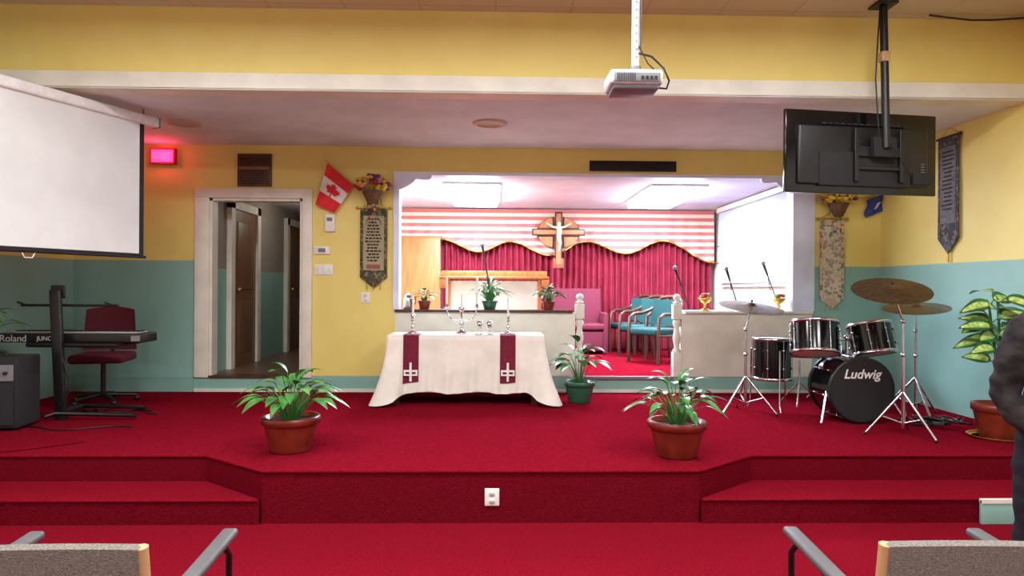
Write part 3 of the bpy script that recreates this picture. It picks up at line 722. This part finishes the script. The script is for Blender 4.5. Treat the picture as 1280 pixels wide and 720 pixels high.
# ------------------------------------------------------------------ variegated plant on the right
random.seed(4); b=B(); r,h=.18,.28
b.lathe(pot_prof(r,h),TERR,seg=36); b.lathe([(r*.88,h*.86),(.001,h*.88)],SOIL,seg=24)
YS=mat('yellow_saucer',(225,170,50),.4); b.lathe([(.001,-.0),(.18,0),(.21,.022),(.215,.024),(.18,.006)],YS,seg=32)
stems=[((0,0),(-.06,.02,1.06)),((.04,.03),(.03,.05,1.13)),((-.03,-.04),(-.03,-.06,.85))]
for si,(s0,tp) in enumerate(stems):
    b.tube([(s0[0],s0[1],h*.86),((s0[0]+tp[0])/2+.02,(s0[1]+tp[1])/2,.65),tp],[.013,.012,.009],LEAFD,8)
    for i in range(9):
        az=i*2.4+si*1.3; f=.55+.45*i/8
        p=Vector((s0[0]+(tp[0]-s0[0])*f,s0[1]+(tp[1]-s0[1])*f,h*.86+(tp[2]-h*.86)*f))
        e=p+Vector((cos(az)*.05,sin(az)*.05,.05)); b.tube([p,e],.005,LEAF,6)
        b.leaf(e,(cos(az),sin(az)*.7,random.uniform(-.1,.45)),random.uniform(.22,.28),random.uniform(.12,.15),LEAFD,LEAFY,droop=.35,fold=.15,flat=(0,-.8,.6),inn_u=.5)
b.done('variegated_dumb_cane',(4.08,5.42,SZ))

# ------------------------------------------------------------------ keyboard corner
b=B()
b.box((0,.0,.56),(.09,.05,1.16),BLK,rot=(0,radians(-3),0),bev=.01)
b.box((-.03,.04,1.12),(.12,.03,.12),BLK,bev=.01)
b.tube([(-.06,-.1,.03),(0,-.02,.05),(.68,.0,.03)],.02,BLK,10); b.tube([(-.05,.5,.03),(0,.35,.05),(.55,.42,.03)],.02,BLK,10)
b.tube([(0,-.02,.05),(0,.36,.05)],.025,BLK,10)
for xx in(-.3,.5): b.tube([(xx,.05,.645),(xx,.38,.645)],.015,BLK,8)
b.tube([(-.3,.04,.645),(.5,.04,.645)],.02,BLK,8)
b.tube([(-.35,.04,1.0),(.5,.04,1.0)],.012,BLK,8); b.tube([(-.3,.04,1.0),(-.3,-.08,1.03)],.01,BLK,8); b.tube([(.45,.04,1.0),(.45,-.08,1.03)],.01,BLK,8)
b.tube([(0,.0,.66),(.12,-.03,.3),(.05,-.03,.06)],.008,BLK,8)
b.done('keyboard_stand',(-3.85,6.14,SZ+.012))
b=B()
b.box((0,0,0),(1.3,.3,.085),BLK,bev=.015); b.box((0,.06,.044),(1.12,.16,.012),WHT)
for i in range(75):
    b.box((-.55+i*.0149,.06,.051),(.0012,.158,.002),BLK)
    if i%7 in(0,1,3,4,5): b.box((-.5425+i*.0149,.03,.055),(.009,.095,.012),BLK)
b.box((0,-.1,.045),(1.2,.08,.006),GREY); b.box((.6,-.15,0),(.08,.005,.05),GREY)
ko=b.done('electronic_keyboard',(-3.82,6.37,SZ+.716))
text('keyboard_logo','Roland',.085,(-.48,-.152,-.005),(pi/2,0,0),WHTC,ko); text('keyboard_model','JUNO',.055,(-.2,-.152,-.005),(pi/2,0,0),WHTC,ko)
b=B()
b.b2((-.27,-.17,.02),(.27,.17,.6),BLKM,bev=.015); b.b2((-.24,-.18,.05),(.24,-.165,.38),mat('speaker_grille',(44,44,48),.9,col2=(20,20,22),scale=200))
b.b2((-.24,-.18,.41),(.24,-.165,.54),GREY)
for i in range(8): b.lathe([(.016,0),(.014,.02),(.001,.02)],BLK,c=(-.2+i*.055,-.18,.475),seg=14,M=RX)
b.tube([(-.1,0,.6),(-.08,0,.63),(.08,0,.63),(.1,0,.6)],.012,BLK,8)
for sx in(-1,1):
    for sy in(-1,1): b.lathe([(.02,0),(.025,.02)],BLK,c=(sx*.22,sy*.13,0),seg=12)
b.done('guitar_amplifier',(-4.16,5.8,SZ),radians(6))
MAR=mat('maroon_upholstery',(96,22,38),.8)
b=B()
for k in range(5):
    a=k*2*pi/5+.3; b.tube([(0,0,.09),(.3*cos(a),.3*sin(a),.06)],[.025,.015],BLK,8); b.sph((.3*cos(a),.3*sin(a),.03),.03,BLK,seg=10)
b.tube([(0,0,.08),(0,0,.42)],.025,BLK,12); b.box((0,0,.46),(.5,.48,.09),MAR,bev=.035)
b.tube([(0,.2,.42),(0,.28,.5),(0,.28,.7)],.02,BLK,8)
b.grid(lambda u,v:((u-.5)*(.5-.06*v),.26-.05*(2*u-1)**2+.03*v,.52+.42*v+.03*(1-(2*u-1)**2)*v),12,8,MAR)
b.grid(lambda u,v:((u-.5)*(.5-.06*v),.21-.05*(2*u-1)**2+.03*v,.52+.42*v+.03*(1-(2*u-1)**2)*v),12,8,MAR)
b.grid(lambda u,v:((u-.5)*.44,.21+.05*v+.03-.05*(2*u-1)**2,.94+.03*(1-(2*u-1)**2)),12,2,MAR)
b.done('office_chair',(-3.97,7.05,SZ),radians(12))

# ------------------------------------------------------------------ foreground stacking armchairs
def fchair(x,y,rz=0):
    b=B()
    b.box((0,.02,.44),(.52,.5,.07),WEAVE,bev=.03)
    def bk(u,v,off): return ((u-.5)*.545,-.235-.035*(1-(2*u-1)**2)-.05*v+off,.47+(.335+.018*(1-(2*u-1)**2))*v)
    nb=14
    b.grid(lambda u,v:bk(u,v,0),nb,8,WEAVE); b.grid(lambda u,v:bk(u,v,.045),nb,8,WEAVE)
    b.grid(lambda u,v:bk(u,1,.045*v),nb,2,WEAVE); b.grid(lambda u,v:bk(u,0,.045*v),nb,2,WEAVE)
    for s_ in(0,1):
        b.tube([Vector(bk(s_,v/6,.022)) for v in range(7)],.02,TAN,8)
        X=(-.335,.335)[s_]
        b.tube([(X*.97,.28,0),(X,.26,.3),(X,.26,.58),(X,.2,.635),(X,.0,.62),(X,-.12,.59),(X*.95,-.22,.5),(X*.92,-.26,.3),(X*.92,-.3,0)],.012,BLK,8)
        b.box((X,.08,.645),(.055,.4,.03),ARMG,rot=(radians(3),0,0),bev=.012)
        b.tube([(X*.97,-.24,.4),(X,.26,.4)],.011,BLK,8); b.tube([(X*.94,-.24,.55),(X*.8,-.25,.56)],.012,BLK,8)
    for yy in(-.2,.2): b.tube([(-.33,yy,.4),(.33,yy,.4)],.011,BLK,8)
    b.done('stacking_armchair',(x,y,0),rz)
fchair(-1.27,2.2,radians(2)); fchair(1.42,2.2,radians(-2))

# ------------------------------------------------------------------ standing person at the right edge
def skinned(name,V,E,R,lev=2):
    me=bpy.data.meshes.new(name); me.from_pydata(V,E,[]); ob=bpy.data.objects.new(name,me); COL.objects.link(ob)
    ob.modifiers.new('s','SKIN'); sv=me.skin_vertices[0].data
    for i,r_ in enumerate(R): sv[i].radius=r_ if isinstance(r_,tuple) else (r_,r_)
    sv[0].use_root=True
    su=ob.modifiers.new('u','SUBSURF'); su.levels=lev; su.render_levels=lev
    dg=bpy.context.evaluated_depsgraph_get(); dg.update()
    m2=bpy.data.meshes.new_from_object(ob.evaluated_get(dg)); ob.modifiers.clear(); ob.data=m2
    for p in m2.polygons: p.use_smooth=True
    return ob
V=[(0,0,.95),(0,0,1.1),(0,0,1.28),(0,.01,1.41),(0,0,1.49),(0,-.01,1.56)]
E=[(0,1),(1,2),(2,3),(3,4),(4,5)]; R=[(.17,.12),(.165,.12),(.175,.125),(.12,.1),(.058,.058),(.055,.055)]
for s_ in(-1,1):
    k=len(V); V+=[(s_*.17,.01,1.385),(s_*.23,.02,1.23),(s_*.265,.03,1.05),(s_*.25,-.08,.95),(s_*.2,-.18,.9)]
    E+=[(3,k),(k,k+1),(k+1,k+2),(k+2,k+3),(k+3,k+4)]; R+=[(.085,.08),(.078,.072),(.07,.066),(.062,.058),(.045,.042)]
    k=len(V); V+=[(s_*.12,0,.86),(s_*.145,-.01,.68),(s_*.155,-.015,.49),(s_*.16,.01,.3),(s_*.165,.02,.1),(s_*.175,-.06,.045),(s_*.18,-.15,.035)]
    E+=[(0,k),(k,k+1),(k+1,k+2),(k+2,k+3),(k+3,k+4),(k+4,k+5),(k+5,k+6)]; R+=[(.11,.105),(.1,.095),(.08,.08),(.068,.07),(.055,.06),(.045,.04),(.042,.03)]
per=bpy.data.objects.new('standing_person',None); COL.objects.link(per); per.location=(2.65,3.1,0)
bo=skinned('body',V,E,R,3); bo.parent=per
for m in(JACK,TROU,BLK,SKIN): bo.data.materials.append(m)
nrm_=[v.normal.copy() for v in bo.data.vertices]
for v,nn_ in zip(bo.data.vertices,nrm_):
    if .09<v.co.z<1.46:
        q=v.co; a=noise.noise(Vector((q.x*7,q.y*7,q.z*17)))*.013+noise.noise(Vector((q.x*16+5,q.y*16,q.z*30)))*.006
        v.co=q+nn_*a
for p in bo.data.polygons:
    c=p.center
    p.material_index=2 if c.z<.085 else (1 if c.z<.84 else (3 if (c.z>1.5 and abs(c.x)<.08) else 0))
h=B()
h.tube([(0,.01,1.46),(0,.01,1.52)],[.085,.075],JACK,20)
h.sph((0,0,1.645),.1,SKIN,sc=(.78,.95,1.18),seg=28); h.sph((0,-.035,1.575),.05,SKIN,sc=(.95,1,.75),seg=18)
h.sph((0,.015,1.675),.104,HAIR,sc=(.82,.95,1.02),seg=28)
h.sph((0,-.098,1.635),.014,SKIN,sc=(.9,1.1,1.6),seg=12)
LIP=mat('lips',(140,70,65),.5); EYE_=mat('eye_white',(235,232,228),.3)
h.sph((0,-.085,1.59),.018,LIP,sc=(1.2,.5,.35),seg=12)
for s_ in(-1,1):
    h.sph((s_*.03,-.083,1.648),.012,EYE_,sc=(1.2,.6,.7),seg=12); h.sph((s_*.03,-.09,1.648),.005,BLK,seg=8)
    h.sph((s_*.03,-.089,1.668),.016,HAIR,sc=(1.1,.35,.2),seg=10); h.sph((s_*.079,.005,1.635),.024,SKIN,sc=(.35,.7,1.15),seg=12)
h.done('head',parent=per)
for s_ in(-1,1):
    h=B(); w=Vector((s_*.2,-.18,.9)); d=Vector((-s_*.45,-.75,-.3)).normalized(); sd=Vector((0,.1,1)); sd=(sd-d*sd.dot(d)).normalized(); nn=d.cross(sd).normalized()*(-s_)
    M=Matrix(((d.x,sd.x,nn.x,0),(d.y,sd.y,nn.y,0),(d.z,sd.z,nn.z,0),(0,0,0,1)))
    h.T=Matrix.Translation(w)@M
    h.box((.045,0,0),(.1,.08,.03),SKIN,bev=.014)
    for q,(l,yy) in enumerate(((.07,.03),(.08,.01),(.074,-.01),(.058,-.03))):
        h.tube([(.085,yy,0),(.095+l*.4,yy*1.05,.006),(.09+l*.75,yy*1.05,.024),(.085+l*.85,yy,.044)],[.0095,.009,.008,.006],SKIN,10)
    h.tube([(.025,.035,0),(.05,.06,.012),(.075,.066,.022),(.09,.062,.03)],[.012,.011,.0095,.007],SKIN,10)
    h.done('hand_%s'%('left' if s_>0 else 'right'),parent=per)

# ------------------------------------------------------------------ lamps
def area(name,loc,size,power,col,rot=(0,0,0),parent=None):
    l=bpy.data.lights.new(name,'AREA'); l.shape='RECTANGLE'; l.size=size[0]; l.size_y=size[1]; l.energy=power; l.color=col
    o=bpy.data.objects.new(name,l); COL.objects.link(o); o.location=loc; o.rotation_euler=rot
    return o
TUBE=mat('fluorescent_diffuser',(222,233,255),.4,emit=60)
TUBEH=mat('hall_diffuser',(244,244,248),.4,emit=5)
for (x,y) in((-.28,9.3),(2.3,9.3)):
    b=B(); b.b2((-.36,-.9,-.03),(.36,.9,0),FIX,bev=.005); b.b2((-.32,-.85,-.1),(.32,.85,-.03),TUBE,bev=.025)
    b.done('fluorescent_troffer',(x,y,CCZ)); area('choir_lamp',(x,y,CCZ-.11),(.6,1.6),82,(.76,.86,1))
for (x,y) in((-2.4,3.4),(0,3.4),(2.4,3.4),(-2.4,.6),(0,.6),(2.4,.6)):
    b=B(); b.b2((-.6,-.3,-.05),(.6,.3,0),FIX,bev=.01); b.b2((-.57,-.27,-.1),(.57,.27,-.05),TUBEH,bev=.02)
    b.done('ceiling_troffer',(x,y,HCZ)); area('hall_lamp',(x,y,HCZ-.11),(1.1,.5),82,(.98,.98,.98))
l=bpy.data.lights.new('hallway_lamp','POINT'); l.energy=9; l.color=(1,.88,.75); l.shadow_soft_size=.1
o=bpy.data.objects.new('hallway_lamp',l); COL.objects.link(o); o.location=(-2.5,9.6,2.6)
x,z=wallp(206,196)
l=bpy.data.lights.new('exit_glow','POINT'); l.energy=2.8; l.color=(1,.05,.12); l.shadow_soft_size=.05
o=bpy.data.objects.new('exit_glow',l); COL.objects.link(o); o.location=(x,yw-.14,z)

wd=bpy.data.worlds.new('world'); SC.world=wd; wd.use_nodes=True
wd.node_tree.nodes['Background'].inputs[0].default_value=(.9,.9,1,1); wd.node_tree.nodes['Background'].inputs[1].default_value=.3

# ------------------------------------------------------------------ camera
cd=bpy.data.cameras.new('camera'); cd.sensor_width=36; cd.lens=FL/1280*36; cd.clip_start=.05
co=bpy.data.objects.new('camera',cd); COL.objects.link(co)
co.matrix_world=Matrix.Translation((0,0,EYE))@Matrix.Rotation(-YAW,4,'Z')@Matrix.Rotation(pi/2,4,'X')@Matrix.Rotation(ROLL,4,'Z')
SC.camera=co
SC.view_settings.view_transform='Standard'
SC.view_settings.exposure=0
